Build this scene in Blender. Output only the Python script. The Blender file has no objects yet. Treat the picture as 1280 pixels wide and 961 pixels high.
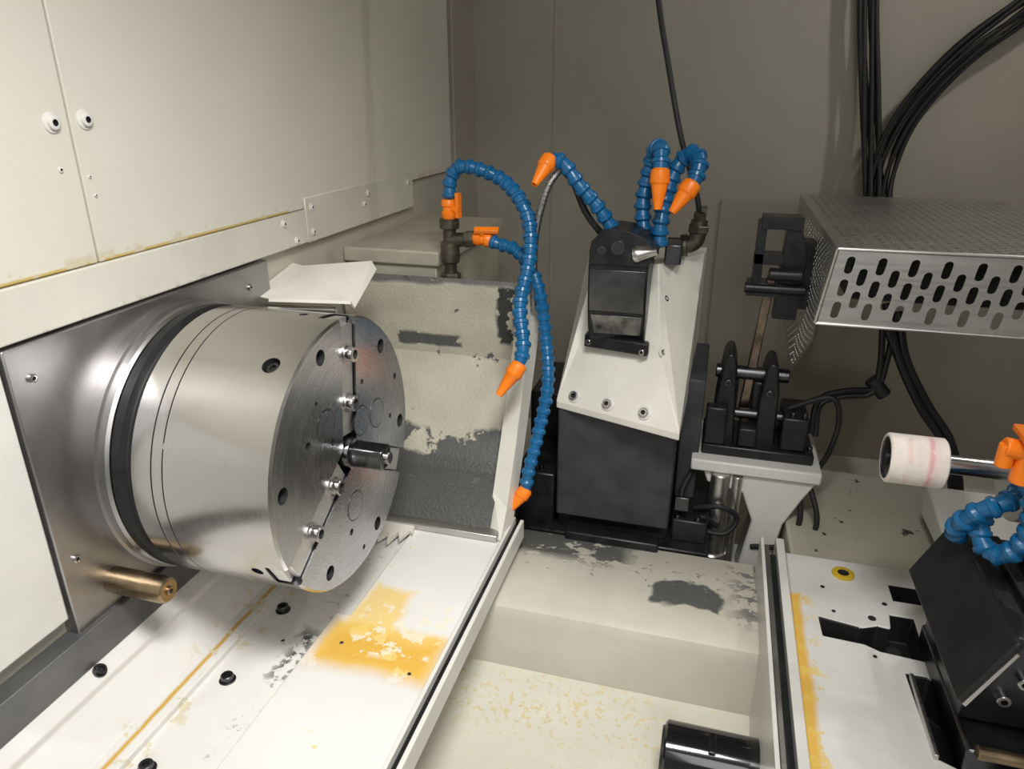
import bpy, bmesh, math, random
from mathutils import Vector, Matrix
random.seed(4)
V=Vector
COL=bpy.context.scene.collection
bpy.context.scene.view_settings.view_transform='Standard'
# ------------------------------------------------------------------ materials
def mat(name,col,rough=.5,metal=0.,var=.06,vscale=6.,bump=0.,bscale=80.,spots=(),turned=None,stretch=None,coat=0.,bd=.001):
    m=bpy.data.materials.new(name);m.use_nodes=True;nt=m.node_tree;N=nt.nodes;Lk=nt.links
    b=N["Principled BSDF"];b.inputs["Metallic"].default_value=metal;b.inputs["Roughness"].default_value=rough
    b.inputs["Coat Weight"].default_value=coat
    g=N.new("ShaderNodeNewGeometry");pos=g.outputs["Position"]
    def noise(vec,scale,detail=4,rg=.55):
        n=N.new("ShaderNodeTexNoise");n.inputs["Scale"].default_value=scale;n.inputs["Detail"].default_value=detail
        n.inputs["Roughness"].default_value=rg;Lk.new(vec,n.inputs["Vector"]);return n
    def mth(op,a,c=None,clamp=False):
        n=N.new("ShaderNodeMath");n.operation=op;n.use_clamp=clamp
        for i,v in enumerate((a,c)):
            if v is None: continue
            if isinstance(v,(int,float)): n.inputs[i].default_value=v
            else: Lk.new(v,n.inputs[i])
        return n.outputs[0]
    def mr(v,a,c,d=0.,e=1.):
        n=N.new("ShaderNodeMapRange");n.inputs[1].default_value=a;n.inputs[2].default_value=c;n.inputs[3].default_value=d;n.inputs[4].default_value=e
        Lk.new(v,n.inputs[0]);return n.outputs[0]
    def mix(f,a,c):
        n=N.new("ShaderNodeMix");n.data_type='RGBA'
        for s,v in ((n.inputs[0],f),(n.inputs[6],a),(n.inputs[7],c)):
            if isinstance(v,(tuple,list)): s.default_value=(*v,1) if len(v)==3 else v
            elif isinstance(v,(int,float)): s.default_value=v
            else: Lk.new(v,s)
        return n.outputs[2]
    n1=noise(pos,vscale)
    dk=tuple(c*(1-var*2) for c in col);lt=tuple(min(1,c*(1+var)) for c in col)
    c=mix(mr(n1.outputs["Fac"],.3,.7),dk,lt)
    hmask=None
    for sp in spots:
        box,scol,thr,sc,soft=sp[:5];dist=sp[5] if len(sp)>5 else .02
        nz=noise(pos,14,3)
        off=N.new("ShaderNodeVectorMath");off.operation='MULTIPLY_ADD'
        Lk.new(nz.outputs["Color"],off.inputs[0]);off.inputs[1].default_value=(dist*2,)*3
        sub=N.new("ShaderNodeVectorMath");sub.operation='SUBTRACT';Lk.new(pos,sub.inputs[0]);sub.inputs[1].default_value=(dist,)*3
        Lk.new(sub.outputs[0],off.inputs[2])
        sx=N.new("ShaderNodeSeparateXYZ");Lk.new(off.outputs[0],sx.inputs[0])
        cur=None
        for i in range(3):
            lo,hi=box[2*i],box[2*i+1]
            if lo is None: continue
            d=mth('SUBTRACT',mth('ABSOLUTE',mth('SUBTRACT',sx.outputs[i],(lo+hi)/2)),(hi-lo)/2)
            k=mr(d,soft,-soft);cur=k if cur is None else mth('MINIMUM',cur,k)
        if thr>0:
            n2=noise(pos,sc,5,.6);k=mr(n2.outputs["Fac"],thr-.015,thr+.015)
            cur=k if cur is None else mth('MULTIPLY',cur,k)
        if len(scol)==4: cur2=mth('MULTIPLY',cur,scol[3]);scol=scol[:3]
        else: cur2=cur
        c=mix(cur2,c,scol)
        if len(sp)>6:
            hmask=cur if hmask is None else mth('MAXIMUM',hmask,cur)
    Lk.new(c,b.inputs["Base Color"])
    h=None
    if turned:
        s=N.new("ShaderNodeVectorMath");s.operation='SUBTRACT';Lk.new(pos,s.inputs[0]);s.inputs[1].default_value=turned
        q=N.new("ShaderNodeSeparateXYZ");Lk.new(s.outputs[0],q.inputs[0])
        rr=mth('SQRT',mth('ADD',mth('MULTIPLY',q.outputs[1],q.outputs[1]),mth('MULTIPLY',q.outputs[2],q.outputs[2])))
        cb=N.new("ShaderNodeCombineXYZ");Lk.new(q.outputs[0],cb.inputs[0]);Lk.new(rr,cb.inputs[1])
        n3=noise(cb.outputs[0],420,3);h=n3.outputs["Fac"]
        n4=noise(pos,22,5);Lk.new(mth('ADD',mr(n3.outputs["Fac"],.3,.7,rough-.04,rough+.04),mr(n4.outputs["Fac"],.35,.7,-.02,.03)),b.inputs["Roughness"])
    elif stretch:
        mp=N.new("ShaderNodeMapping");mp.inputs["Scale"].default_value=stretch;Lk.new(pos,mp.inputs["Vector"])
        n3=noise(mp.outputs[0],1,4);h=n3.outputs["Fac"];Lk.new(mr(h,.3,.7,rough-.08,rough+.1),b.inputs["Roughness"])
    elif bump>0:
        h=noise(pos,bscale,4).outputs["Fac"]
        Lk.new(mr(n1.outputs["Fac"],.3,.7,rough-.06,rough+.08),b.inputs["Roughness"])
    if h is not None and hmask is not None: h=mth('SUBTRACT',h,mth('MULTIPLY',hmask,1.5))
    if h is not None and bump>0:
        bp=N.new("ShaderNodeBump");bp.inputs["Strength"].default_value=bump;bp.inputs["Distance"].default_value=bd
        Lk.new(h,bp.inputs["Height"]);Lk.new(bp.outputs[0],b.inputs["Normal"])
    return m
YEL=(.64,.35,.03);YEL2=(.76,.53,.14)
PK=(.085,.09,.085)
ANY=(None,)*6
wallm=mat("cream_wall_paint",(.46,.44,.37),.42,0,.05,3,.25,120)
backm=mat("shaded_back_wall_paint",(.40,.37,.31),.45,0,.06,2.5,.2,90)  # same cream paint, darkened; the dimmer light back here is in the colour
backlow=mat("shaded_lower_back_wall_paint",(.37,.34,.28),.45,0,.08,2.5,.2,90)  # slightly darker copy; shade below the perforated cover is in the colour
wpanel=mat("cream_panel_paint",(.66,.64,.56),.38,0,.03,3,.2,160,spots=[((-.8,-.6,-.5,1.12,1.311,1.3160),(.52,.37,.10),0,1,.0015,.002),((None,None,-.5,2.,1.31,1.324),(.58,.52,.38),.54,30,.004,.004)])
stripm=mat("cream_strip_paint",(.64,.62,.545),.4,0,.05,8,.2,160,spots=[((None,None,-.5,2.,1.24,1.258),(.5,.46,.38),.60,60,.006,.004)])
paint=mat("white_machine_paint",(.67,.66,.62),.35,0,.04,8,.25,200)
headm=mat("white_textured_paint",(.70,.685,.615),.45,0,.04,12,.5,420)
bedm=mat("stained_white_enamel",(.70,.685,.65),.28,0,.04,7,.2,70,spots=[
  ((-.641,-.635,.2,.84,None,None),(.55,.34,.06),0,1,.002,.003),
  ((-.66,-.60,.2,.9,None,None),(.62,.56,.42),.60,40,.01,.006),
  ((-.545,-.515,.66,.76,None,None),PK,.52,60,.012,.01),
  ((-.54,-.51,.25,1.1,None,None),(.35,.34,.32),.63,90,.01,.01)])
coverm=mat("coolant_stained_cover",(.71,.70,.675),.15,0,.03,5,.10,60,spots=[
  ((-.50,-.40,.60,1.05,None,None),(.74,.56,.20,.7),.66,45,.02,.02),
  ((-.500,-.318,.700,.79,None,None),(*YEL2,.55),.0,1,.010,.014),
  ((-.498,-.330,.708,.785,None,None),(*YEL2,.75),.0,1,.004,.012),
  ((-.486,-.415,.77,.878,None,None),(*YEL2,.82),.0,1,.008,.02),
  ((-.50,-.322,.700,.775,None,None),(*YEL,.75),.42,14,.02,.012),
  ((-.47,-.335,.728,.86,None,None),(.74,.69,.55,.85),.565,52,.006,.006),
  ((-.50,-.32,.45,.66,None,None),(*YEL2,.8),.68,42,.01,.006)])
trayw=mat("peeling_grey_paint",(.48,.455,.37),.5,0,.08,10,.9,190,bd=.0018,spots=[
  ((-.60,-.34,.9,1.3,.70,.895),PK,.46,13,.004,.02,1),
  ((-.60,-.34,.9,1.3,.70,.852),(.07,.07,.068),.0,14,.003,.02,1),
  ((-.39,-.345,.9,1.4,1.05,1.165),(.03,.032,.03),.45,30,.004,.012,1),
  ((-.6,-.47,1.1,1.3,1.035,1.06),PK,.43,26,.003,.012,1),
  ((-.9,-.3,.9,1.4,1.165,1.19),(.16,.16,.15),.36,30,.004,.01,1),
  (ANY,(.10,.10,.095),.67,18,.01,.01,1)])
ridgem=mat("chipped_shaded_casting_paint",(.56,.53,.45),.36,0,.06,7,.7,70,spots=[
  ((-.045,.065,1.035,1.090,None,None),(.10,.105,.10),.34,10,.003,.035,1),
  ((-.50,-.10,1.12,1.3,None,None),(.12,.12,.11),.47,20,.02,.02,1),  # shadow strip before the black base, painted in as dark mottling
  ((-.5,.2,1.07,1.18,None,None),(.25,.25,.22),.63,60,.02,.02,1),
  ((.09,.14,1.02,1.2,None,None),(.17,.17,.16),.52,40,.02,.02,1)])
panm=mat("coolant_pan_paint",(.64,.615,.53),.22,0,.05,6,.5,60,spots=[
  ((-.5,.10,.50,.97,None,None),(.64,.52,.25,.6),.635,95,.03,.02),
  ((-.5,.0,.84,.95,None,None),(.60,.48,.20,.65),.575,100,.03,.02)])
ledgem=mat("chipped_ledge_paint",(.44,.42,.34),.42,0,.06,7,.6,90,spots=[(ANY,(.06,.06,.045),.65,26,.01,.01,1)])
tablem=mat("slide_table_paint",(.68,.67,.64),.33,0,.05,9,.7,45,spots=[
  ((.168,.188,.3,1.05,None,None),(.74,.42,.03,.9),.0,1,.004,.006),
  ((.165,.203,.3,1.05,None,None),(.72,.52,.12,.8),.55,50,.01,.01)])
AX=(-.5,.798,1.041)
steel=mat("turned_steel",(.54,.53,.515),.22,1,.03,5,.03,1,turned=AX)
steelf=mat("turned_steel_face",(.52,.52,.53),.27,1,.04,9,.03,1,turned=AX)
hubm=mat("hub_steel",(.42,.41,.41),.36,1,.05,9,.05,1,turned=AX)
platem=mat("brushed_steel_plate",(.42,.41,.415),.36,1,.12,7,.08,1,turned=AX)
ssm=mat("stainless_sheet",(.60,.59,.565),.36,1,.05,10,.08,1,stretch=(8,200,200))
steel2=mat("machined_steel",(.52,.51,.50),.24,1,.08,20,.05,200)
slidem=mat("ground_steel_slide",(.74,.73,.71),.40,1,.05,30,.05,200)
dsteel=mat("blackened_steel",(.11,.11,.115),.32,1,.2,20,.2,120)
vdark=mat("dark_polished_steel",(.17,.17,.175),.20,1,.2,20,.1,120)
black=mat("black_oxide",(.018,.018,.02),.36,.3,.3,30,.3,120)
blackrub=mat("black_rubber",(.012,.012,.013),.45,0,.2,30,.1,80)
cablem=mat("black_cable_jacket",(.010,.010,.011),.5,0,.2,30,.1,80)
bellm=mat("dark_grey_fabric",(.042,.044,.048),.6,0,.2,20,.8,120,stretch=(260,260,14))
hole=mat("dark_recess",(.012,.012,.012),.6)
blue=mat("blue_hose_plastic",(.006,.115,.28),.30,0,.08,30,.1,100)
orange=mat("orange_plastic",(.95,.22,.008),.35,0,.04,30,.1,100)
brass=mat("worn_brass",(.32,.24,.15),.30,1,.15,30,.1,100)
fitm=mat("dark_pipe_fitting",(.13,.12,.09),.42,.8,.3,40,.6,160)
braid=mat("braided_steel_hose",(.40,.40,.40),.35,1,.3,300,.8,500)
wheelm=mat("ceramic_grinding_wheel",(.78,.71,.65),.85,0,.05,60,.5,500,spots=[((.288,.293,None,None,None,None),(.55,.05,.10,.85),.47,40,.002,.003),((.262,.268,None,None,None,None),(.74,.50,.46,.7),.50,60,.003,.003),((.285,.300,None,None,None,None),(.76,.56,.54,.6),0,60,.004,.003)])
yellowp=mat("yellow_plug",(.62,.42,.03),.4)
grey=mat("grey_painted_strip",(.15,.15,.15),.4,.5,.15,12,.2,120,stretch=(200,8,200))
boxm=mat("grimy_cream_box",(.46,.44,.35),.45,0,.12,9,.3,120)
# ------------------------------------------------------------------ builder
def frame(ax):
    z=V(ax).normalized();t=V((0,0,1)) if abs(z.z)<.9 else V((1,0,0))
    x=t.cross(z).normalized();return x,z.cross(x),z
class B:
    def __init__(s): s.v=[];s.f=[];s.m=[]
    def add(s,vs,fs,mi=0):
        o=len(s.v);s.v+= [V(a) for a in vs]
        for i,f in enumerate(fs):
            s.f.append([o+k for k in f]);s.m.append(mi[i] if isinstance(mi,list) else mi)
        return s
    def box(s,x0,x1,y0,y1,z0,z1,mi=0):
        return s.add([(x0,y0,z0),(x1,y0,z0),(x1,y1,z0),(x0,y1,z0),(x0,y0,z1),(x1,y0,z1),(x1,y1,z1),(x0,y1,z1)],
          [(0,3,2,1),(4,5,6,7),(0,1,5,4),(1,2,6,5),(2,3,7,6),(3,0,4,7)],mi)
    def obox(s,c,ax,dx,dy,dz,mi=0):
        x,y,z=frame(ax);c=V(c)
        vs=[c+x*(a*dx/2)+y*(b*dy/2)+z*(d*dz/2) for d in(-1,1) for a,b in((-1,-1),(1,-1),(1,1),(-1,1))]
        return s.add(vs,[(0,3,2,1),(4,5,6,7),(0,1,5,4),(1,2,6,5),(2,3,7,6),(3,0,4,7)],mi)
    def lathe(s,o,ax,prof,seg=32,mi=0):
        x,y,z=frame(ax);o=V(o);rings=[];vs=[];fs=[];ms=[]
        for t,r in prof:
            if r<1e-7: rings.append([len(vs)]);vs.append(o+z*t)
            else:
                rings.append(list(range(len(vs),len(vs)+seg)))
                vs+=[o+z*t+x*(r*math.cos(2*math.pi*k/seg))+y*(r*math.sin(2*math.pi*k/seg)) for k in range(seg)]
        for i in range(len(rings)-1):
            a,b=rings[i],rings[i+1];mm=mi[i] if isinstance(mi,list) else mi
            for k in range(seg):
                l=(k+1)%seg
                if len(a)==1 and len(b)==1: continue
                if len(a)==1: f=(a[0],b[l],b[k])
                elif len(b)==1: f=(a[k],a[l],b[0])
                else: f=(a[k],a[l],b[l],b[k])
                fs.append(f);ms.append(mm)
        return s.add(vs,fs,ms)
    def cyl(s,p0,p1,r,seg=24,mi=0,ch=None):
        p0=V(p0);p1=V(p1);L=(p1-p0).length;c=min(r*.12,L*.1) if ch is None else ch
        return s.lathe(p0,p1-p0,[(0,0),(0,r-c),(c,r),(L-c,r),(L,r-c),(L,0)],seg,mi)
    def prism(s,poly,d,mi=0):
        d=V(d);n=len(poly);vs=[V(p) for p in poly]+[V(p)+d for p in poly]
        fs=[tuple(range(n))[::-1],tuple(range(n,2*n))]+[(i,(i+1)%n,n+(i+1)%n,n+i) for i in range(n)]
        return s.add(vs,fs,mi)
    def tube(s,pts,r,seg=10,mi=0,sm=6):
        P=smooth(pts,sm);n=len(P);T=[(P[min(i+1,n-1)]-P[max(i-1,0)]).normalized() for i in range(n)]
        x,y,z=frame(T[0]);vs=[];fs=[]
        for i in range(n):
            x=(x-T[i]*x.dot(T[i])).normalized();y=T[i].cross(x)
            vs+=[P[i]+x*(r*math.cos(2*math.pi*k/seg))+y*(r*math.sin(2*math.pi*k/seg)) for k in range(seg)]
        for i in range(n-1):
            for k in range(seg):
                l=(k+1)%seg;fs.append((i*seg+k,i*seg+l,(i+1)*seg+l,(i+1)*seg+k))
        fs.append(tuple(range(seg))[::-1]);fs.append(tuple((n-1)*seg+k for k in range(seg)))
        return s.add(vs,fs,mi)
    def hose(s,pts,r=.0125,pitch=.0215,mi=0):
        P=smooth(pts,16);S=[0]
        for i in range(1,len(P)): S.append(S[-1]+(P[i]-P[i-1]).length)
        n=max(2,round(S[-1]/pitch));pt=S[-1]/n
        def at(d):
            for i in range(1,len(P)):
                if S[i]>=d: 
                    k=(d-S[i-1])/max(1e-9,S[i]-S[i-1]);return P[i-1].lerp(P[i],k)
            return P[-1].copy()
        for i in range(n):
            a=at(i*pt);b=at((i+1)*pt);L=(b-a).length
            s.lathe(a,b-a,[(-.002,0),(-.002,r*.78),(L*.05,r*1.02),(L*.12,r*1.10),(L*.40,r*1.08),(L*.43,r*.92),(L*.8,r*.82),(L*1.06,r*.74),(L*1.06,0)],16,mi)
        return s
    def obj(s,name,mats,parent=None,bev=0,seg=2,solid=0,label=None,ang=35,recalc=True,flat=False):
        L=V(parent.location) if parent else V((0,0,0))
        if not parent:
            xs=[v.x for v in s.v];ys=[v.y for v in s.v];zs=[v.z for v in s.v]
            L=V(((min(xs)+max(xs))/2,(min(ys)+max(ys))/2,min(zs)))
        me=bpy.data.meshes.new(name);me.from_pydata([v-L for v in s.v],[],s.f)
        for m in mats: me.materials.append(m)
        for i,p in enumerate(me.polygons): p.material_index=s.m[i]
        if recalc:
            bm=bmesh.new();bm.from_mesh(me);bmesh.ops.recalc_face_normals(bm,faces=bm.faces);bm.to_mesh(me);bm.free()
        if not flat:
            for p in me.polygons: p.use_smooth=True
            me.set_sharp_from_angle(angle=math.radians(ang))
        o=bpy.data.objects.new(name,me);COL.objects.link(o)
        if parent: o.parent=parent
        else: o.location=L
        if solid:
            md=o.modifiers.new("s","SOLIDIFY");md.thickness=solid;md.offset=0
        if bev:
            md=o.modifiers.new("b","BEVEL");md.width=bev;md.segments=seg;md.limit_method='ANGLE';md.angle_limit=math.radians(40)
        if label: o["label"]=label
        return o
def smooth(pts,sub):
    P=[V(p) for p in pts]
    if len(P)<3: return [P[0].lerp(P[-1],i/sub) for i in range(sub+1)]
    out=[];Q=[P[0]*2-P[1]]+P+[P[-1]*2-P[-2]]
    for i in range(1,len(Q)-2):
        a,b,c,d=Q[i-1:i+3]
        for k in range(sub):
            t=k/sub
            out.append(.5*((2*b)+(c-a)*t+(2*a-5*b+4*c-d)*t*t+(3*b-a-3*c+d)*t**3))
    out.append(P[-1]);return out
def thing(name,label,cat,loc,group=None):
    e=bpy.data.objects.new(name,None);e.empty_display_size=.02;e.location=loc;COL.objects.link(e)
    e["label"]=label;e["category"]=cat
    if group: e["group"]=group
    return e
def tag(o,label,cat,group=None):
    o["label"]=label;o["category"]=cat
    if group: o["group"]=group
    return o
def struct(o): o["kind"]="structure";return o
def boolean(o,cut):
    md=o.modifiers.new("x","BOOLEAN");md.object=cut;md.operation='DIFFERENCE';md.solver='EXACT';md.use_self=True
    bpy.context.view_layer.update()
    dg=bpy.context.evaluated_depsgraph_get()
    me=bpy.data.meshes.new_from_object(o.evaluated_get(dg));o.modifiers.clear();o.data=me
    for p in me.polygons: p.use_smooth=True
    me.set_sharp_from_angle(angle=math.radians(30))
    bpy.data.objects.remove(cut,do_unlink=True)
def bolt(parent,p,ax,r=.006,h=.006,washer=1.6,m=None,wm=None,name="bolt"):
    b=B();prof=[];mi=[]
    if washer: 
        prof+=[(-.001,0),(-.001,r*washer),(.0015,r*washer),(.002,r*washer*.93),(.002,r)];mi+=[1,1,1,1]
    else: prof+=[(-.001,0),(-.001,r)];mi+=[0]
    prof+=[(h*.9,r),(h,r*.88),(h,r*.5),(h*.4,r*.48),(h*.4,0)];mi+=[0,0,0,2,2]
    if washer: mi=mi[:4]+[0,0,0,2,2]
    b.lathe(p,ax,prof,18,mi)
    return b.obj(name,[m or steel2,wm or steel2,hole],parent)
# ------------------------------------------------------------------ room shell
struct(B().box(-.78,-.735,-.6,2.2,.45,2.35).obj("wall_left",[wallm]))
struct(B().box(-.78,1.05,2.13,2.18,.45,2.35).obj("wall_back",[backm]))
struct(B().box(1.0,1.05,-.6,2.13,.45,2.35).obj("wall_right",[backm]))
struct(B().box(-.78,1.05,-.6,2.18,.45,.50).obj("floor",[panm]))
struct(B().box(-.78,1.05,.55,2.18,2.35,2.40).obj("ceiling",[backm]))
struct(B().box(-.482,-.479,2.127,2.131,.5,2.35).obj("trim_1",[boxm]))
struct(B().box(-.0,1.0,2.122,2.131,.50,1.235).obj("trim_2",[backlow],bev=.002))
struct(B().box(-.735,-.715,1.95,2.131,.50,2.35).obj("trim_3",[backm],bev=.002))
g="painted wall panels on the headstock side"
for (y0,y1,z0,z1,x1,nm,lab) in [(-.5,.699,1.312,2.3,-.722,"wall_panel","cream painted sheet panel with a button-head bolt at its seam"),
      (.702,1.935,1.312,2.3,-.722,"wall_panel","long cream painted sheet panel with yellow coolant line")]:
    o=thing(nm,lab,"wall panel",(-.73,(y0+y1)/2,z0),g)
    B().box(-.735,x1,y0,y1,z0,z1).obj("panel",[wpanel],o,bev=.0015)
    if y0<0: 
        for (y,z,r) in ((.676,1.473,.0075),(.674,1.423,.003)): bolt(o,(x1,y,z),(1,0,0),r,.006 if r>.005 else .002,1.5 if r>.005 else 0,m=paint,wm=paint)
    else:
        for (y,z,r) in ((.722,1.475,.0075),(.712,1.412,.002),(.715,1.39,.002)): bolt(o,(x1,y,z),(1,0,0),r,.006 if r>.005 else .002,1.5 if r>.005 else 0,m=paint,wm=paint)
for (y0,y1,z0,z1,x1,bs) in ((-.5,1.168,1.252,1.311,-.718,((1.094,1.297),(1.13,1.262),(.3,1.29))),(1.172,1.66,1.250,1.331,-.720,((1.192,1.312),(1.19,1.268),(1.40,1.29),(1.63,1.31),(1.42,1.31)))):
    o=thing("wall_strip","cream painted cover strip bolted along the wall panel","cover strip",(-.73,(y0+y1)/2,z0),"cover strips on the wall")
    B().box(-.735,x1,y0,y1,z0,z1).obj("strip",[stripm],o,bev=.002)
    for y,z in bs: bolt(o,(x1,y,z),(1,0,0),.0045,.004,1.6,m=paint,wm=paint)
o=tag(B().box(-.735,-.716,-.3,.538,.905,1.246).obj("side_panel",[paint],bev=.003),"glossy white lower side panel beside the steel plate","side panel")
# ------------------------------------------------------------------ spindle plate and chuck
CY,CZ=.798,1.041
o=thing("spindle_plate","large scratched steel plate behind the chuck","mounting plate",(-.72,.79,.87))
B().box(-.735,-.715,.543,1.03,.875,1.249).obj("plate",[platem],o,bev=.002)
for y,z in ((.565,.975),(.975,1.215),(1.0,.93),(.57,1.21)): bolt(o,(-.715,y,z),(1,0,0),.005,.003,0,m=steel2)
B().box(-.735,-.706,.2,1.06,.828,.878).obj("lower_strip",[grey],o,bev=.002)
ch=thing("lathe_chuck","large round steel three-slot chuck on the spindle","chuck",(-.72,CY,CZ-.2))
X0=-.715
B().lathe((X0,CY,CZ),(1,0,0),[(0,0),(0,.195),(.014,.195),(.015,.191),(.026,.191),(.030,.188),(.030,0)],128).obj("spindle_flange",[hubm],ch)
B().lathe((-.683,CY,CZ),(1,0,0),[(0,0),(0,.184),(.003,.190),(.015,.190),(.018,.182),(.030,.176),(.030,0)],128,0).obj("seal_ring",[blackrub],ch)
prof=[(-.662,0),(-.662,.182),(-.653,.188),(-.651,.190),(-.6235,.190),(-.623,.189),(-.6220,.189),(-.6215,.190),(-.6075,.190),(-.607,.189),(-.6062,.189),(-.6057,.190),(-.463,.190),(-.460,.187),(-.460,0)]
body=B().lathe((0,CY,CZ),(1,0,0),prof,160,[0]*4+[1,1,1]+[0,1,1,1]+[0,0,3]).obj("chuck_body",[steel,dsteel,hole,steelf],ch)
cut=B()
def fp(a,r,x=-.46): a=math.radians(a);return V((x,CY+r*math.cos(a),CZ+r*math.sin(a)))
SL=(82,210,330)
def rad(a,x,r): a=math.radians(a);return V((x,CY+r*math.cos(a),CZ+r*math.sin(a)))
SW=.0195
for a in SL:
    d=fp(a,1,0)-V((0,CY,CZ));n=V((0,-d.z,d.y))
    p0=fp(a,.012);p1=fp(a,.21);w=SW
    cut.prism([p0+n*w+V((-.015,0,0)),p1+n*w+V((-.015,0,0)),p1-n*w+V((-.015,0,0)),p0-n*w+V((-.015,0,0))],(.04,0,0),1)  # dark slot walls: shade inside the gap is put into the colour
for a in (46,108,172,240,292,352):
    cut.cyl(fp(a,.165,-.50),fp(a,.165,-.44),.0105,24,2)
for a,r,rr in ((20,.165,.005),(150,.115,.0055),(140,.055,.005),(262,.12,.005),(275,.165,.004),(60,.10,.004),(0,.13,.004),(125,.125,.003)):
    cut.cyl(fp(a,r,-.475),fp(a,r,-.44),rr,16,2)
cut.cyl((-.50,CY,CZ),(-.44,CY,CZ),.0225,32,2)
for a,x,r in ((122,-.497,.0115),(208,-.508,.008),(85,-.52,.006)):
    cut.cyl(rad(a,x,.175),rad(a,x,.2),r,20,2)
for a in (210,82):
    c0=V((-.470,CY,CZ));d=fp(a,1,0)-V((0,CY,CZ));n=V((0,-d.z,d.y));q=c0+d*.181
    cut.prism([q+n*.0215+V((-.022,0,0)),q+n*.0215+V((.03,0,0)),q-n*.0215+V((.03,0,0)),q-n*.0215+V((-.022,0,0))],d*.03,1)
cutter=cut.obj("cutter",[steel,dsteel,hole,steelf],ch)
boolean(body,cutter)
for a in SL:
    d=fp(a,1,0)-V((0,CY,CZ));n=V((0,-d.z,d.y));p0=fp(a,.026,-.475);p1=fp(a,.179,-.475);w=.0180
    b=B();b.prism([p0+n*w,p1+n*w,p1-n*w,p0-n*w],(.0115,0,0));b.obj("jaw_slide",[slidem],ch,bev=.0012)
for a in (210,82):
    d=fp(a,1,0)-V((0,CY,CZ));n=V((0,-d.z,d.y));q=V((-.490,CY,CZ))+d*.179
    b=B();b.prism([q+n*.018,q+n*.018+V((.018,0,0)),q-n*.018+V((.018,0,0)),q-n*.018],d*.008);b.obj("slide_stop",[slidem],ch,bev=.001)
for a,rs in ((82,(.072,.140)),(210,(.055,.125)),(330,(.065,))):
    for r in rs:
        b=B();b.lathe(fp(a,r,-.465),(1,0,0),[(0,0),(0,.0135),(.004,.0135),(.004,.0108),(.014,.0108),(.015,.0098),(.015,.0064),(.006,.0058),(.006,0)],24,[0,0,0,0,0,0,1,1]);b.obj("clamp_screw",[steel2,hole],ch)
for a,r in ((130,.085),(15,.09),(270,.085),(40,.05)):
    B().lathe(fp(a,r),(1,0,0),[(-.001,.0225),(.0004,.0222),(.0004,.0213),(.0002,.0211),(.0006,.0207),(.0006,0)],48,[1,1,1,1,0]).obj("face_plug",[steelf,dsteel],ch,bev=0)
b=B();b.lathe((-.49,CY,CZ),(1,0,0),[(0,0),(0,.0215),(.036,.0215),(.037,.020),(.037,0)],32,0);b.obj("centre_boss",[vdark],ch)
b=B();b.obox((-.4305,CY,CZ),(1,0,0),.029,.029,.052,0);b.obj("centre_pin",[vdark],ch,bev=.003)
B().lathe((-.4045,CY,CZ),(1,0,0),[(-.001,0),(-.001,.009),(.004,.009),(.005,.008),(.005,0)],24).obj("pin_tip",[steel2],ch)
bb=B();p=rad(122,-.497,.178);bb.lathe(p,p-V((-.497,CY,CZ)),[(0,0),(0,.009),(.006,.009),(.007,.008),(.007,.0045),(.002,.0045),(.002,0)],20,[0,0,0,0,1,1]);bb.obj("set_screw",[dsteel,hole],ch)
for a,x,r in ((160,-.525,.006),(157,-.603,.005)):
    p=rad(a,x,.1893);B().lathe(p,p-V((x,CY,CZ)),[(0,0),(0,r),(.0008,r),(.0009,r*.8),(.0009,0)],20).obj("side_plug",[steel],ch)
o=thing("release_handle","stubby worn brass bar with a cross hole in its end","handle",(-.715,.61,.893))
B().lathe((-.715,.61,.912),(1,0,0),[(0,0),(0,.0175),(.078,.0175),(.083,.0165),(.085,.014),(.085,0)],32).obj("bar",[brass],o)
bolt(o,(-.630,.61,.912),(1,0,0),.006,.003,0,m=brass)
# ------------------------------------------------------------------ bed and cover
o=thing("bed_way_cover","white enamelled sloping bed cover with coolant stains and bolts","bed cover",(-.5,.66,.50))
B().prism([(-.735,.1,.50),(-.735,.1,.832),(-.712,.1,.832),(-.692,.1,.812),(-.692,.1,.803),(-.652,.1,.760),(-.622,.1,.757),(-.622,.1,.747),(-.305,.1,.744),(-.305,.1,.728),(-.47,.1,.728),(-.47,.1,.50)],(0,1.03,0)).obj("bed_casting",[bedm],o,bev=.0015)
B().prism([(-.511,.1,.743),(-.511,.80,.743),(-.487,.80,.743),(-.487,1.12,.743),(-.318,1.12,.743),(-.318,.1,.743)],(0,0,.012)).obj("cover_panel",[coverm],o,bev=.0015)
b=B();b.box(-.318,-.312,.1,1.125,.744,.764);b.obj("edge_rail",[paint],o,bev=.001)
b=B();b.box(-.303,-.296,.1,1.125,.722,.760);b.obj("edge_rail",[paint],o,bev=.001)
B().box(-.312,-.303,.1,1.12,.730,.751).obj("rail_groove",[black],o)
for x,y,z in ((-.597,.49,.746),(-.593,.64,.746),(-.60,.79,.746)): bolt(o,(x,y,z),(0,0,1),.0085,.010,1.35,m=dsteel,wm=dsteel)
bolt(o,(-.700,.545,.822),(.7,0,.7),.0065,.007,1.35,m=dsteel,wm=dsteel)
for x,y in ((-.47,.74),(-.35,.71),(-.555,.72),(-.66,.62)): bolt(o,(x,y,.7545),(0,0,1),.003,.002,0,m=steel2)
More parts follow.
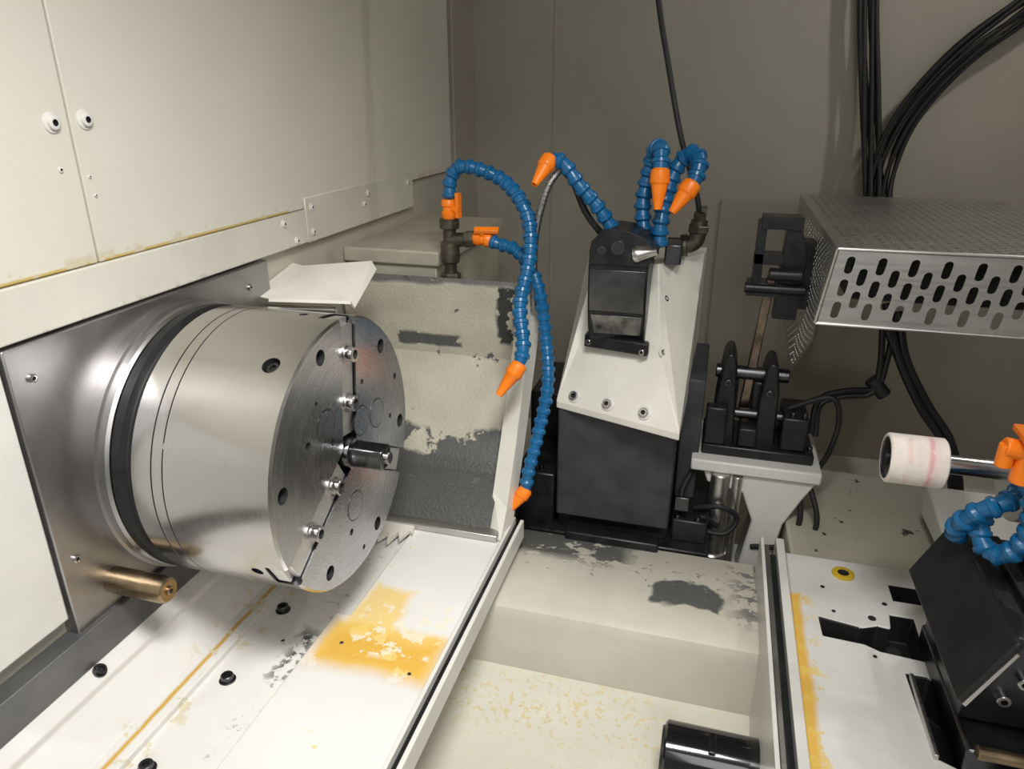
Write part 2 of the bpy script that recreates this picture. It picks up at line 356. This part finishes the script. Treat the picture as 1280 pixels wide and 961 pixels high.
# ------------------------------------------------------------------ chip guard tray
o=thing("chip_guard","folded sheet chip guard with peeling grey paint","chip guard",(-.52,1.15,.755))
pr=[(1.278,1.172),(1.264,1.178),(1.275,1.10),(1.280,1.020),(1.21,.905),(1.15,.835),(1.085,.795),(1.065,.765)]
b=B();n=len(pr);xs=[-.715,-.60,-.48,-.345]
b.add([(x,y,z) for x in xs for y,z in pr],[(i*n+k,(i+1)*n+k,(i+1)*n+k+1,i*n+k+1) for i in range(len(xs)-1) for k in range(n-1)]);b.obj("back_panel",[trayw],o,solid=.003,recalc=False,flat=True)
fl=[(1.262,1.188),(1.235,1.06),(1.165,.93),(1.10,.82),(1.055,.757)]
L_=[(-.352,y+.015,z-.002) for y,z in fl];R_=[(-.320,y-.008,z-.018) for y,z in fl];O_=[(-.313,y+.04,z-.005) for y,z in fl];L_[0]=(-.345,1.262,1.186);R_[0]=(-.333,1.26,1.184);R_[4]=(-.320,1.05,.757)
b=B();b.add(L_+R_+O_,[(i,5+i,6+i,i+1) for i in range(4)]+[(5+i,10+i,11+i,6+i) for i in range(4)]);b.obj("end_flange",[headm],o,solid=.003,recalc=False,flat=True)
B().box(-.60,-.325,1.045,1.07,.756,.769).obj("bottom_lip",[ssm],o,bev=.002)
b=B();b.prism([(-.57,1.05,.7555),(-.485,1.05,.7555),(-.478,1.02,.7555),(-.488,1.03,.7555),(-.495,1.00,.7555),(-.505,1.022,.7555),(-.512,.985,.7555),(-.522,1.015,.7555),(-.532,.99,.7555),(-.542,1.025,.7555),(-.555,.995,.7555)],(0,0,.008));b.obj("peeled_paint_flake",[headm],o)
o=thing("guard_plate","bent cream sheet plate bridging wall and chip guard","guard plate",(-.64,1.07,1.18))
B().add([(-.715,1.135,1.215),(-.578,1.135,1.232),(-.568,1.03,1.188),(-.70,1.0,1.190),(-.566,1.029,1.184),(-.70,.999,1.186),(-.570,1.135,1.218),(-.561,1.03,1.178),(-.730,1.0,1.195),(-.735,1.135,1.219)],[(0,1,2,3),(3,2,4,5),(1,6,7,2),(3,8,9,0)]).obj("folded_sheet",[headm],o,solid=.003,flat=True)
B().cyl((-.72,1.02,1.168),(-.60,1.04,1.168),.006).obj("hinge_rod",[ssm],o)
o=thing("junction_box","grimy cream metal box mounted on the wall","metal box",(-.63,1.53,.50))
B().box(-.735,-.535,1.33,1.76,.50,1.185).obj("box_body",[boxm],o,bev=.003)
B().box(-.735,-.525,1.32,1.77,1.185,1.215).obj("lid",[boxm],o,bev=.004)
for z in (1.14,1.08): bolt(o,(-.56,1.33,z),(0,-1,0),.005,.004,1.4,m=fitm,wm=boxm)
# ------------------------------------------------------------------ pipe valve and hoses
o=thing("pipe_manifold","dark threaded pipe tee standing behind the chip guard","pipe fitting",(-.50,1.33,.50))
b=B()
b.cyl((-.495,1.305,.50),(-.495,1.305,1.30),.0125);b.cyl((-.495,1.305,1.15),(-.495,1.305,1.18),.020,6);b.cyl((-.495,1.305,1.20),(-.495,1.305,1.240),.0185);b.cyl((-.495,1.305,1.265),(-.495,1.305,1.285),.019)
b.cyl((-.495,1.305,1.243),(-.450,1.30,1.248),.0135);b.cyl((-.462,1.30,1.247),(-.443,1.30,1.249),.0165,6)
b.obj("pipe_tee",[fitm],o)
def nozzle(par,p,d,L=.048,r=.0125):
    return B().lathe(p,d,[(-.004,0),(-.004,r*.8),(0,r*1.10),(L*.30,r*1.18),(L*.33,r*1.12),(L*.36,r*.98),(L*.95,r*.50),(L,r*.48),(L,r*.34),(L*.7,r*.30),(L*.7,0)],20).obj("nozzle",[orange],par)
def valve(par,p,d,hd):
    b=B();p=V(p);d=V(d).normalized();hd=V(hd).normalized()
    b.lathe(p-d*.018,d,[(0,0),(0,.012),(.004,.0145),(.012,.0145),(.014,.012),(.022,.012),(.024,.0145),(.032,.0145),(.036,.012),(.036,0)],18);b.obj("valve_body",[orange],par)
    b=B();b.cyl(p,p+hd*.019,.0075,16);c=p+hd*.022
    if abs(frame(hd)[1].dot(d))>.7: b.obox(c+d*.008,hd,.012,.046,.007)
    else: b.obox(c+d*.008,hd,.046,.012,.007)
    b.obj("valve_lever",[orange],par,bev=.0015)
def chose(lab,pts,noz=None,val=(),r=.0125,grp="blue segmented coolant hoses at the wheel head",pitch=.0195):
    o=thing("coolant_hose",lab,"coolant hose",pts[0],grp)
    B().hose(pts,r,pitch).obj("segmented_tube",[blue],o)
    if noz: nozzle(o,noz[0],V(noz[1])-V(noz[0]),(V(noz[1])-V(noz[0])).length,r)
    for v in val: valve(o,*v)
    return o
chose("blue segmented hose arching over from orange valve to orange nozzle",
 [(-.490,1.30,1.325),(-.49,1.30,1.348),(-.474,1.30,1.380),(-.430,1.30,1.376),(-.385,1.295,1.359),(-.345,1.27,1.328),(-.322,1.25,1.288),(-.315,1.22,1.227),(-.321,1.18,1.16),(-.303,1.14,1.10),(-.306,1.125,1.072)],
 ((-.306,1.124,1.070),(-.335,1.095,1.022)),[((-.493,1.30,1.303),(0,0,1),(1,-.3,.0))],r=.013)
chose("blue segmented hose hanging straight down with a short orange nozzle",
 [(-.408,1.295,1.247),(-.395,1.295,1.242),(-.364,1.29,1.238),(-.328,1.27,1.212),(-.303,1.25,1.17),(-.287,1.24,1.085),(-.272,1.20,1.01),(-.28,1.17,.93),(-.292,1.14,.855),(-.295,1.135,.822)],
 ((-.295,1.134,.820),(-.320,1.112,.785)),[((-.426,1.30,1.250),(1,0,-.1),(.1,-.5,.9))],r=.012)
chose("short blue segmented hose from the clamp block with orange nozzle",
 [(-.178,1.27,1.285),(-.205,1.26,1.325),(-.238,1.25,1.362),(-.262,1.25,1.395),(-.285,1.25,1.402)],((-.287,1.248,1.402),(-.305,1.212,1.362)),r=.013)
chose("upright blue segmented hose looped over with orange nozzle",
 [(-.128,1.32,1.275),(-.134,1.325,1.32),(-.128,1.33,1.37),(-.118,1.32,1.412),(-.106,1.29,1.418),(-.103,1.272,1.385)],((-.103,1.272,1.385),(-.102,1.262,1.322)),r=.0145)
chose("blue segmented hose curling over with a tilted orange nozzle",
 [(-.098,1.30,1.255),(-.098,1.30,1.30),(-.092,1.315,1.345),(-.078,1.325,1.39),(-.055,1.32,1.412),(-.040,1.295,1.395),(-.048,1.28,1.365)],((-.049,1.279,1.364),(-.078,1.262,1.318)),r=.0145)
o=tag(B().tube([(-.315,1.26,1.13),(-.316,1.26,1.20),(-.312,1.26,1.28),(-.293,1.26,1.352),(-.272,1.27,1.385)],.0065,12).obj("braided_hose",[braid]),"thin braided steel coolant line rising beside the hoses","braided hose")
o=tag(B().tube([(-.272,1.27,1.385),(-.252,1.28,1.36),(-.228,1.28,1.31),(-.200,1.29,1.272)],.006,12).obj("black_tube",[cablem]),"thin black rubber tube running to the clamp block","tube")
o=tag(B().tube([(-.25,1.50,2.345),(-.20,1.47,1.95),(-.145,1.45,1.67),(-.118,1.44,1.56),(-.082,1.42,1.43),(-.045,1.42,1.33),(-.035,1.42,1.28)],.0052,12).obj("hanging_cable",[cablem]),"single black cable hanging from above to the pipe elbow","cable")
# ------------------------------------------------------------------ wheel head
o=thing("wheel_head","white faceted grinding wheel head housing with black lower box","wheel head",(-.15,1.42,.70))
vs=[(-.221,1.365,1.200),(-.098,1.33,1.215),(-.236,1.30,1.053),(-.079,1.25,1.073),(-.266,1.25,.955),(-.0285,1.16,.958),(-.250,1.46,1.200),(-.021,1.50,1.206),(-.266,1.25,.942),(-.0285,1.16,.945),
    (-.266,1.62,.94),(-.019,1.62,.93),(-.250,1.62,1.195),(-.019,1.62,1.195)]
fs=[(0,1,3,2),(2,3,5,4),(1,7,5,3),(0,2,4,6),(4,5,9,8),(0,6,7,1),(6,12,13,7),(7,13,11,9,5),(6,4,8,10,12),(8,9,11,10),(12,10,11,13)]
B().add(vs,fs).obj("housing",[headm],o,bev=.002,flat=True)
nn=(V(vs[5])-V(vs[4])).cross(V(vs[3])-V(vs[4])).normalized()
if nn.y>0: nn=-nn
for t in (.14,.44,.75):
    q=V(vs[4]).lerp(V(vs[5]),t)*.84+V(vs[2]).lerp(V(vs[3]),t)*.16
    bolt(o,q+nn*.001,nn,.0085,.008,1.5,m=steel2,wm=paint)
n2=(V(vs[7])-V(vs[1])).cross(V(vs[5])-V(vs[1])).normalized()
if n2.y>0:n2=-n2
for t,u in ((.38,.12),(.93,.10)):
    q=V(vs[1]).lerp(V(vs[3]),t).lerp(V(vs[7]).lerp(V(vs[5]),t),u);bolt(o,q+n2*.001,n2,.006,.006,1.4,m=steel2,wm=paint)
b=B();b.box(-.262,-.036,1.250,1.60,.705,.943);b.obj("bellows_box",[bellm],o,bev=.004)
b=B()
prf=[(1.345,1.265),(1.248,1.268),(1.232,1.252),(1.229,1.225),(1.229,1.20),(1.232,1.17),(1.238,1.14),(1.246,1.115),(1.255,1.095),(1.262,1.082),(1.300,1.082),(1.31,1.11),(1.345,1.20)]
b.prism([(-.211,y,z) for y,z in prf],(.103,0,0));b.obj("clamp_arm",[black],o,bev=.004,seg=3,ang=50)
b=B();wf=[(1.2262,1.222),(1.2262,1.20),(1.229,1.172),(1.2345,1.145)];n=len(wf)
b.prism([(-.208,y,z) for y,z in wf]+[(-.208,y+.006,z) for y,z in wf[::-1]],(.097,0,0));b.obj("worn_steel_face",[dsteel],o,bev=.001,ang=50)
b=B();b.prism([(-.205,1.2345,1.138),(-.113,1.2345,1.138),(-.116,1.248,1.100),(-.200,1.248,1.100)],(0,.010,0)).obj("clamp_pad",[mat("worn_clamp_pad",(.20,.20,.20),.32,1,.5,25,.2,100)],o,bev=.001)
b=B();b.prism([(-.220,1.270,1.064),(-.098,1.232,1.068),(-.098,1.252,1.068),(-.220,1.295,1.064)],(0,0,.024));b.obj("clamp_foot",[black],o,bev=.003)
for x,y in ((-.21,1.267),(-.108,1.235)): bolt(o,(x,y,1.076),(-.3,-1,0),.0055,.006,0,m=steel2)
b=B();b.prism([(-.208,1.222,1.232),(-.206,1.222,1.268),(-.194,1.222,1.284),(-.172,1.222,1.292),(-.145,1.222,1.290),(-.115,1.222,1.278),(-.094,1.222,1.255),(-.108,1.222,1.232)],(0,.10,0),0)
b.lathe((-.160,1.2225,1.262),(0,-1,0),[(0,0),(.0,.012),(.001,.012),(.001,.009),(.0008,0)],20,[2,2,2,1]);b.lathe((-.188,1.2225,1.255),(0,-1,0),[(0,0),(0,.008),(.001,.008),(.001,.006),(.0008,0)],16,[2,2,2,1])
b.obj("clamp_block",[black,hole,dsteel],o,bev=.002)
B().lathe((-.130,1.222,1.252),(.9,-.25,.22),[(0,0),(0,.014),(.006,.014),(.009,.012),(.036,.006),(.040,.005),(.040,0)],20).obj("steel_cone",[steel2],o)
b=B();b.box(-.09,-.060,1.34,1.40,1.212,1.250);b.obj("valve_block",[dsteel],o,bev=.003)
b=B();b.tube([(-.09,1.41,1.235),(-.062,1.41,1.236),(-.046,1.41,1.24),(-.037,1.41,1.252),(-.035,1.41,1.285)],.0155,16);b.cyl((-.066,1.41,1.236),(-.053,1.41,1.237),.021,20);b.cyl((-.036,1.41,1.262),(-.035,1.41,1.276),.021,6);b.obj("pipe_elbow",[fitm],o)
b=B();b.cyl((-.035,1.41,1.28),(-.035,1.41,1.30),.013,6);b.obox((-.028,1.40,1.307),(0,0,1),.034,.010,.007);b.obj("brass_valve",[fitm],o)
o=thing("head_base","stepped black machine base beneath the wheel head","machine base",(-.15,1.42,.50))
b=B();b.box(-.345,.045,1.238,1.66,.50,.672);b.box(-.35,-.268,1.258,1.60,.67,.79);b.box(-.235,-.05,1.215,1.245,.60,.690);b.box(-.03,.04,1.27,1.60,.67,.72);b.box(-.262,-.036,1.27,1.6,.67,.70);b.obj("stepped_base",[black],o,bev=.004)
B().box(-.033,.008,1.36,1.60,.72,.985).obj("side_column",[bellm],o,bev=.004)
B().box(-.36,-.27,1.42,1.62,.79,.90).obj("side_column",[black],o,bev=.004)
for x in (-.30,-.02,.02): bolt(o,(x,1.28,.791 if x<-.2 else .721),(0,0,1),.006,.006,0,m=dsteel)
B().box(-.028,.0,1.262,1.27,.745,.775).obj("slide_plate",[dsteel],o,bev=.002)
# ------------------------------------------------------------------ casting ridge
o=thing("bed_casting_ridge","cream painted cast ridge with chipped paint patches and painted-in shade","casting",(-.08,1.05,.50))
b=B();b.prism([(-.45,.948,.50),(-.45,.950,.675),(-.45,.958,.692),(-.45,.972,.700),(-.45,1.10,.700),(-.45,1.235,.668),(-.45,1.235,.50)],(.583,0,0));b.obj("ridge",[ridgem],o,bev=.005,seg=3)
b=B();b.prism([(-.45,.30,.50),(-.45,.30,.545),(-.45,.85,.548),(-.45,.952,.575),(-.45,.952,.50)],(.583,0,0));b.obj("pan_slope",[panm],o,bev=.004)
o=thing("black_motor","glossy black cylindrical motor lying in the pan","motor",(.08,.80,.55))
B().lathe((-.0,.80,.622),(1,0,0),[(0,0),(0,.040),(.003,.0435),(.128,.0435),(.128,0)],40).obj("motor_body",[mat("gloss_black",(.006,.006,.007),.12,0,.1,20,0,1,coat=.5)],o)
B().lathe((.0,.80,.622),(-1,0,0),[(0,0),(0,.036),(.004,.034),(.004,0)],32).obj("end_cap",[dsteel],o)
B().box(.06,.07,.775,.81,.663,.6665).obj("name_plate",[dsteel],o,bev=.001)
# ------------------------------------------------------------------ slide table
o=thing("slide_table","white cast slide table with dark pockets and yellow stain","slide table",(.3,.8,.50))
b=B();b.box(.172,.62,.3,1.165,.50,.750);tb=b.obj("table_casting",[tablem,hole],o)
c=B()
def pocket(poly,zb=.72): c.prism([(x,y,zb) for x,y in poly],(0,0,.06),1)
pocket([(.212,1.000),(.214,.958),(.270,.955),(.290,.945),(.350,.940),(.352,1.035),(.318,1.035),(.314,1.0),(.295,1.002),(.270,.990)],.70)
pocket([(.330,1.115),(.330,1.075),(.40,1.075),(.40,1.115)],.70)
pocket([(.316,.905),(.318,.850),(.322,.765),(.365,.745),(.372,.870),(.345,.905)],.69)
cu=c.obj("cut",[tablem,hole],o);boolean(tb,cu);md=tb.modifiers.new("b","BEVEL");md.width=.003;md.segments=3;md.limit_method='ANGLE'
B().box(.128,.134,.3,1.17,.50,.772).obj("guard_rail",[paint],o,bev=.001)
B().box(.156,.170,.3,1.19,.50,.762).obj("guard_rail",[paint],o,bev=.001)
b=B();b.box(.136,.143,.3,1.16,.60,.765);b.obj("steel_guide",[ssm],o,bev=.001)
b=B();b.box(.134,.156,.3,1.16,.50,.745);b.obj("guide_slot",[blackrub],o)
B().lathe((.262,1.125,.750),(0,0,1),[(0,0),(0,.018),(.003,.018),(.004,.016),(.004,.009),(.001,.008),(.001,0)],28,[0,0,0,0,1,1]).obj("yellow_plug",[yellowp,hole],o)
for x,y,r in ((.315,1.06,.004),(.225,1.08,.0035),(.29,1.018,.006),(.235,1.02,.003),(.28,.93,.003)): B().lathe((x,y,.7503),(0,0,1),[(0,r),(.0006,r),(.0006,0)],14).obj("drilled_hole",[hole],o)
B().box(.375,.46,.60,.74,.748,.778).obj("cast_boss",[tablem],o,bev=.006,seg=3)
B().prism([(.33,.55,.748),(.33,.72,.748),(.30,.70,.748),(.30,.58,.748)],(0,0,.014)).obj("cast_boss",[tablem],o,bev=.004,seg=3)
B().box(.318,.323,.76,.90,.748,.758).obj("steel_edge",[ssm],o,bev=.001)
o=tag(B().prism([(.19,1.20,.50),(.19,1.20,.715),(.19,1.50,.700),(.19,1.56,.72),(.19,1.575,.72),(.19,1.575,.50)],(.80,0,0)).obj("rear_ledge",[ledgem],bev=.006),"cream rear ledge with chipped dark paint spots","machine ledge")
o=tag(B().prism([(.44,1.18,.736),(.44,1.18,.765),(.44,1.40,.80),(.44,1.40,.736)],(.30,0,0)).obj("ledge_block",[paint],bev=.006),"white painted block at the end of the slide table","casting")
# ------------------------------------------------------------------ perforated cover
def perf(b,mapf,W,H,cw,chh,kind,rw,hh=0,mg=.01):
    n=8 if kind=='round' else 16
    cols=int((W-2*mg)/cw);mx=(W-cols*cw)/2
    def q(u0,u1,v0,v1):
        if u1-u0>1e-6 and v1-v0>1e-6: b.add([mapf(u0,v0),mapf(u1,v0),mapf(u1,v1),mapf(u0,v1)],[(0,1,2,3)])
    q(0,mx,0,H);q(W-mx,W,0,H)
    for i in range(cols):
        u=mx+i*cw;off=chh/2 if i%2 else 0
        rows=int((H-2*mg-off)/chh+1e-6);v0=mg+off
        q(u,u+cw,0,v0);q(u,u+cw,v0+rows*chh,H)
        for j in range(rows):
            cx,cy=u+cw/2,v0+(j+.5)*chh;vs=[];fs=[]
            for k in range(n):
                t=2*math.pi*k/n;c_,s_=math.cos(t),math.sin(t);m_=max(abs(c_),abs(s_))
                vs.append(mapf(cx+cw/2*c_/m_,cy+chh/2*s_/m_))
                e=(hh/2-rw)*(1 if s_>.01 else -1 if s_<-.01 else 0) if hh else 0
                vs.append(mapf(cx+rw*c_,cy+rw*s_+e))
            for k in range(n):
                l=(k+1)%n;fs.append((2*k,2*l,2*l+1,2*k+1))
            b.add(vs,fs)
o=thing("perforated_cover","stainless perforated sheet cover with round and slotted holes","perforated cover",(.37,1.5,.95))
b=B();perf(b,lambda u,v:(.18+u,1.20+v,1.283),.42,.68,.0170,.019,'round',.0042);b.obj("top_sheet",[ssm],o,solid=.0012,recalc=False,flat=True)
b=B();perf(b,lambda u,v:(.165+u*1.0+.015*v/.12,1.20-.0*v,1.163+v),.43,.12,.0225,.036,'slot',.0062,.027,.0055);b.obj("front_sheet",[ssm],o,solid=.0012,recalc=False,flat=True)
def side(u,v):
    y=1.20+u
    zb=1.163-(u/.35)*.21 if u<.35 else .953+(u-.35)*.09
    vv=v/.32
    return (.18-.015*max(0,1-vv)*max(0,1-u/.1),y,zb+(1.283-zb)*vv)
b=B();perf(b,side,.68,.32,.017,.017,'round',.0046);b.obj("side_sheet",[ssm],o,solid=.0012,recalc=False,flat=True)
b=B();b.tube([(.165,1.199,1.163),(.595,1.199,1.163)],.003,8);b.tube([(.18,1.199,1.283),(.60,1.199,1.283)],.003,8);b.tube([(.165,1.199,1.163),(.18,1.199,1.283)],.003,8);b.obj("folded_edge",[ssm],o)
b=B();b.box(.215,.585,1.26,1.82,1.19,1.265);b.obj("dark_liner",[black],o,bev=.003)  # added black liner, makes the holes in the sheets read dark
def cables(n,pts,r,lab,spread,grp,ends=1.0):
    for i in range(n):
        a=2*math.pi*i/max(1,n);o_=[]
        for k,p in enumerate(pts):
            w=spread*(1.6 if k==0 else .8 if k<len(pts)-1 else .7)
            o_.append(V(p)+V((math.cos(a+k*.5)*w,math.sin(a*1.3+k)*w*.5,math.sin(a+k*.5)*w)))
        tag(B().tube(o_,r,10).obj("cable",[cablem]),lab,"cable",grp)
cables(6,[(.25,2.075,2.31),(.27,2.085,1.95),(.285,2.085,1.73),(.325,2.07,1.5),(.355,2.04,1.33),(.372,2.0,1.22),(.375,1.98,1.05)],.0062,"black cable hanging down the back wall behind the perforated cover",.024,"black cable bundle from above")
cables(9,[(.94,2.0,1.98),(.80,2.02,1.86),(.63,2.04,1.70),(.50,2.05,1.585),(.41,2.05,1.45),(.378,2.04,1.32),(.380,2.0,1.22)],.0056,"black cable sweeping across and down behind the perforated cover",.034,"black cable bundle from above")
cables(3,[(.33,1.47,1.12),(.365,1.46,1.03),(.42,1.45,.94),(.48,1.44,.86),(.52,1.44,.72)],.008,"thick black cable hanging below the perforated cover",.010,"black cables below the cover")
cables(2,[(.33,1.47,1.12),(.335,1.46,1.02),(.325,1.45,.965),(.27,1.44,.955),(.228,1.43,.935),(.225,1.42,.87)],.006,"black cable looping to the clevis bracket",.008,"black cables below the cover")
tag(B().cyl((.318,1.46,.985),(.348,1.455,.955),.014).obj("cable_connector",[blackrub]),"black moulded cable elbow connector","connector")
# ------------------------------------------------------------------ probe arm
o=thing("swing_arm","black clevis and clamp arm assembly with steel rod","swing arm",(.12,1.42,.50))
B().prism([(.076,1.435,.88),(.100,1.435,1.18),(.116,1.435,1.18),(.095,1.435,.88)],(0,.02,0)).obj("steel_rod",[mat("rusty_rod",(.26,.20,.16),.30,1,.3,30,.2,100)],o,bev=.002)
b=B();b.box(.078,.150,1.42,1.47,1.272,1.295);b.box(.072,.088,1.425,1.465,1.15,1.285);b.box(.064,.125,1.42,1.47,1.145,1.170);b.box(.072,.125,1.425,1.465,1.205,1.225);b.prism([(.118,1.43,1.10),(.124,1.43,1.275),(.150,1.43,1.275),(.165,1.43,1.22),(.160,1.43,1.10)],(0,.04,0));b.box(.150,.178,1.44,1.48,1.12,1.25);b.cyl((.06,1.425,1.160),(.17,1.425,1.160),.010);b.cyl((.10,1.415,1.19),(.16,1.415,1.19),.012);b.obj("upper_clamp",[black],o,bev=.003)
b=B();b.prism([(.026,1.39,.845),(.030,1.39,.94),(.038,1.39,1.02),(.044,1.39,1.034),(.056,1.39,1.034),(.064,1.39,1.01),(.074,1.39,.845)],(0,.09,0))
b.prism([(.112,1.39,.845),(.112,1.39,.95),(.120,1.39,1.01),(.126,1.39,1.022),(.140,1.39,1.018),(.148,1.39,.96),(.152,1.39,.845)],(0,.09,0))
b.box(.012,.225,1.36,1.50,.828,.850);b.box(.160,.208,1.37,1.48,.85,.920);b.box(.014,.055,1.362,1.39,.85,.93);b.box(.05,.072,1.42,1.48,.85,.97);b.box(.10,.13,1.42,1.48,.85,.97);b.box(.08,.115,1.365,1.42,.85,.89);b.obj("clevis",[black],o,bev=.004)
b=B();b.cyl((.025,1.43,.985),(.165,1.43,.985),.014);b.cyl((.02,1.41,.905),(.17,1.41,.905),.010);b.obj("pivot_pin",[dsteel],o)
for x,z in ((.05,.975),(.13,.96),(.05,.91)): bolt(o,(x,1.39,z),(0,-1,0),.007,.005,0,m=dsteel)
for x in (.178,.20,.03,.218): bolt(o,(x,1.385,.920 if .16<x<.206 else .85),(0,0,1),.0055,.008,0,m=dsteel)
b=B();b.box(-.005,.240,1.33,1.53,.803,.828);b.prism([(.02,1.34,.803),(.235,1.34,.803),(.215,1.34,.765),(.185,1.34,.70),(.165,1.34,.56),(.105,1.34,.56),(.125,1.34,.70),(.10,1.34,.76),(.03,1.34,.775)],(0,.07,0));b.box(.09,.18,1.34,1.46,.50,.565);b.obj("mount_bracket",[paint],o,bev=.004)
b=B();b.cyl((.055,1.335,.62),(.055,1.335,.803),.019);b.cyl((.055,1.335,.50),(.055,1.335,.62),.024);b.cyl((.088,1.335,.60),(.088,1.335,.80),.010);b.obj("piston",[ssm],o)
for i,pts in enumerate(([(.22,1.36,.80),(.245,1.33,.72),(.215,1.32,.64),(.15,1.33,.62)],[(.20,1.37,.80),(.215,1.34,.72),(.19,1.33,.66),(.13,1.34,.64)],[(-.0,1.36,.79),(-.018,1.32,.75),(.0,1.30,.70),(.07,1.30,.685),(.095,1.31,.72),(.06,1.30,.745),(.01,1.31,.73)],[(.17,1.40,.93),(.24,1.39,.965),(.262,1.39,.92),(.255,1.39,.85),(.235,1.40,.79)],[(-.02,1.30,.56),(-.025,1.28,.64),(.02,1.29,.72),(.06,1.30,.70)])):
    tag(B().tube(pts,.0055,10).obj("pneumatic_hose",[cablem]),"thin black hose looping round the bracket","hose","black hoses round the bracket")
# ------------------------------------------------------------------ grinding spindle on the slide
o=thing("grinding_spindle","pale ceramic grinding wheel on a polished steel shaft","grinding wheel",(.33,.95,1.0))
WZ=1.058
B().lathe((.243,.95,WZ),(1,0,0),[(.002,0),(.002,.027),(0,.028),(0,.031),(.002,.033),(.066,.033),(.068,.031),(.068,0)],48,[1,1,0,0,0,0,0]).obj("wheel",[wheelm,dsteel],o)
B().lathe((.243,.95,WZ),(1,0,0),[(-.002,0),(-.002,.010),(.004,.010)],24).obj("wheel_screw",[black],o)
B().lathe((.310,.95,WZ),(1,0,0),[(0,0),(0,.0125),(.078,.0125),(.078,0)],32).obj("shaft",[steel2],o)
B().lathe((.392,.96,WZ-.020),(1,0,0),[(0,0),(0,.040),(.006,.050),(.20,.050),(.20,0)],56).obj("spindle_nose",[paint],o)
o=thing("tailstock","black slanted tailstock cover with steel base on the slide","tailstock",(.42,.86,.75))
mb=mat("matt_black_cover",(.012,.012,.013),.42,0,.2,20,.5,200)
b=B();b.prism([(.312,.735,.868),(.352,.735,.957),(.358,.735,.957),(.358,.735,.948),(.320,.735,.864)],(0,.25,0));b.obj("slanted_cover",[mb],o,bev=.002)
b=B();b.prism([(.318,.733,.866),(.354,.733,.946),(.357,.733,.944),(.322,.733,.863)],(0,.006,0));b.obj("cover_edge",[ssm],o)
b=B();b.prism([(.345,.80,.785),(.345,.80,.87),(.365,.80,.91),(.62,.80,.91),(.62,.80,.785)],(0,.17,0));b.obj("tailstock_body",[dsteel],o,bev=.004)
b=B();b.prism([(.358,.77,.925),(.358,.77,.940),(.62,.77,.940),(.62,.77,.925)],(0,.215,0));b.obj("top_cover",[mb],o,bev=.003)
for i in range(5): B().box(.39+.03*i,.405+.03*i,.79,.97,.938,.952).obj("cooling_rib",[black],o,bev=.002)
B().box(.345,.62,.75,.98,.75,.785).obj("steel_base",[dsteel],o,bev=.004)
for p in ((.40,.80,.86),(.43,.80,.83),(.43,.80,.90),(.385,.80,.83)): bolt(o,p,(0,-1,0),.008,.01,0,m=steel2)
B().cyl((.352,.745,.79),(.46,.745,.79),.008).obj("front_bar",[brass],o)
gp="blue hoses on the grinding spindle"
def sh(P,d=(.010,0,.013)): return [V(p)+V(d) for p in P]
chose("blue segmented hose coiled beside the grinding spindle",sh([(.375,.90,1.045),(.355,.88,1.035),(.334,.88,1.024),(.319,.89,.998),(.320,.91,.972),(.332,.92,.958)]),None,(),r=.0125,grp=gp)
chose("blue segmented hose curling below the orange tee",sh([(.365,.86,1.075),(.372,.85,1.045),(.374,.85,1.01),(.364,.86,.978),(.349,.87,.968),(.338,.89,.988),(.344,.90,1.015)]),None,(),r=.0125,grp=gp)
chose("blue segmented hose rising past the orange tee",[(.395,.85,1.16),(.400,.85,1.13),(.402,.85,1.09),(.400,.85,1.05),(.392,.85,1.01)],None,(),r=.0135,grp=gp)
o=thing("orange_tee","orange plastic valve tee joining the blue hoses","valve",(.365,.85,1.09))
b=B();b.cyl((.334,.85,1.134),(.386,.85,1.128),.0115);b.cyl((.360,.85,1.092),(.360,.85,1.146),.0125);b.cyl((.338,.85,1.110),(.338,.85,1.138),.009);b.obj("tee_body",[orange],o,bev=.001)
B().obox((.352,.842,1.152),(0,0,1),.056,.015,.008).obj("valve_lever",[orange],o,bev=.002)
# ------------------------------------------------------------------ lights
def area(name,loc,tgt,sx,sy,p,col=(1,1,1),spread=180):
    l=bpy.data.lights.new(name,'AREA');l.shape='RECTANGLE';l.size=sx;l.size_y=sy;l.energy=p;l.color=col;l.spread=math.radians(spread)
    o=bpy.data.objects.new(name,l);o.location=loc;o.rotation_euler=(V(tgt)-V(loc)).to_track_quat('-Z','Y').to_euler();COL.objects.link(o);return o
area("work_light",(.0,.25,2.05),(-.42,.70,.90),.45,.18,6.6,(1,.985,.95),96)
area("work_light_rear",(.78,1.45,2.2),(.1,1.5,.9),.06,.06,3.2,(1,.97,.92))
area("fill_light_front",(.30,-.5,1.75),(.0,1.0,.9),.5,.8,5.2,(1,.99,.97))  # added fill from the open front, no lamp known there
w=bpy.data.worlds.new("world");bpy.context.scene.world=w;w.use_nodes=True
w.node_tree.nodes["Background"].inputs[0].default_value=(1,.985,.965,1);w.node_tree.nodes["Background"].inputs[1].default_value=.26
# ------------------------------------------------------------------ camera
p=math.atan(.4);yw=math.radians(15.85)
h=V((-math.sin(yw),math.cos(yw),0));r=V((math.cos(yw),math.sin(yw),0));F=h*math.cos(p)-V((0,0,math.sin(p)));U=r.cross(F)
cd=bpy.data.cameras.new("camera");cd.sensor_width=36;cd.lens=900/1280*36;cd.clip_start=.02
co=bpy.data.objects.new("camera",cd);COL.objects.link(co)
M4=Matrix((r,U,-F)).transposed().to_4x4();M4.translation=V((0,0,1.5));co.matrix_world=M4
bpy.context.scene.camera=co
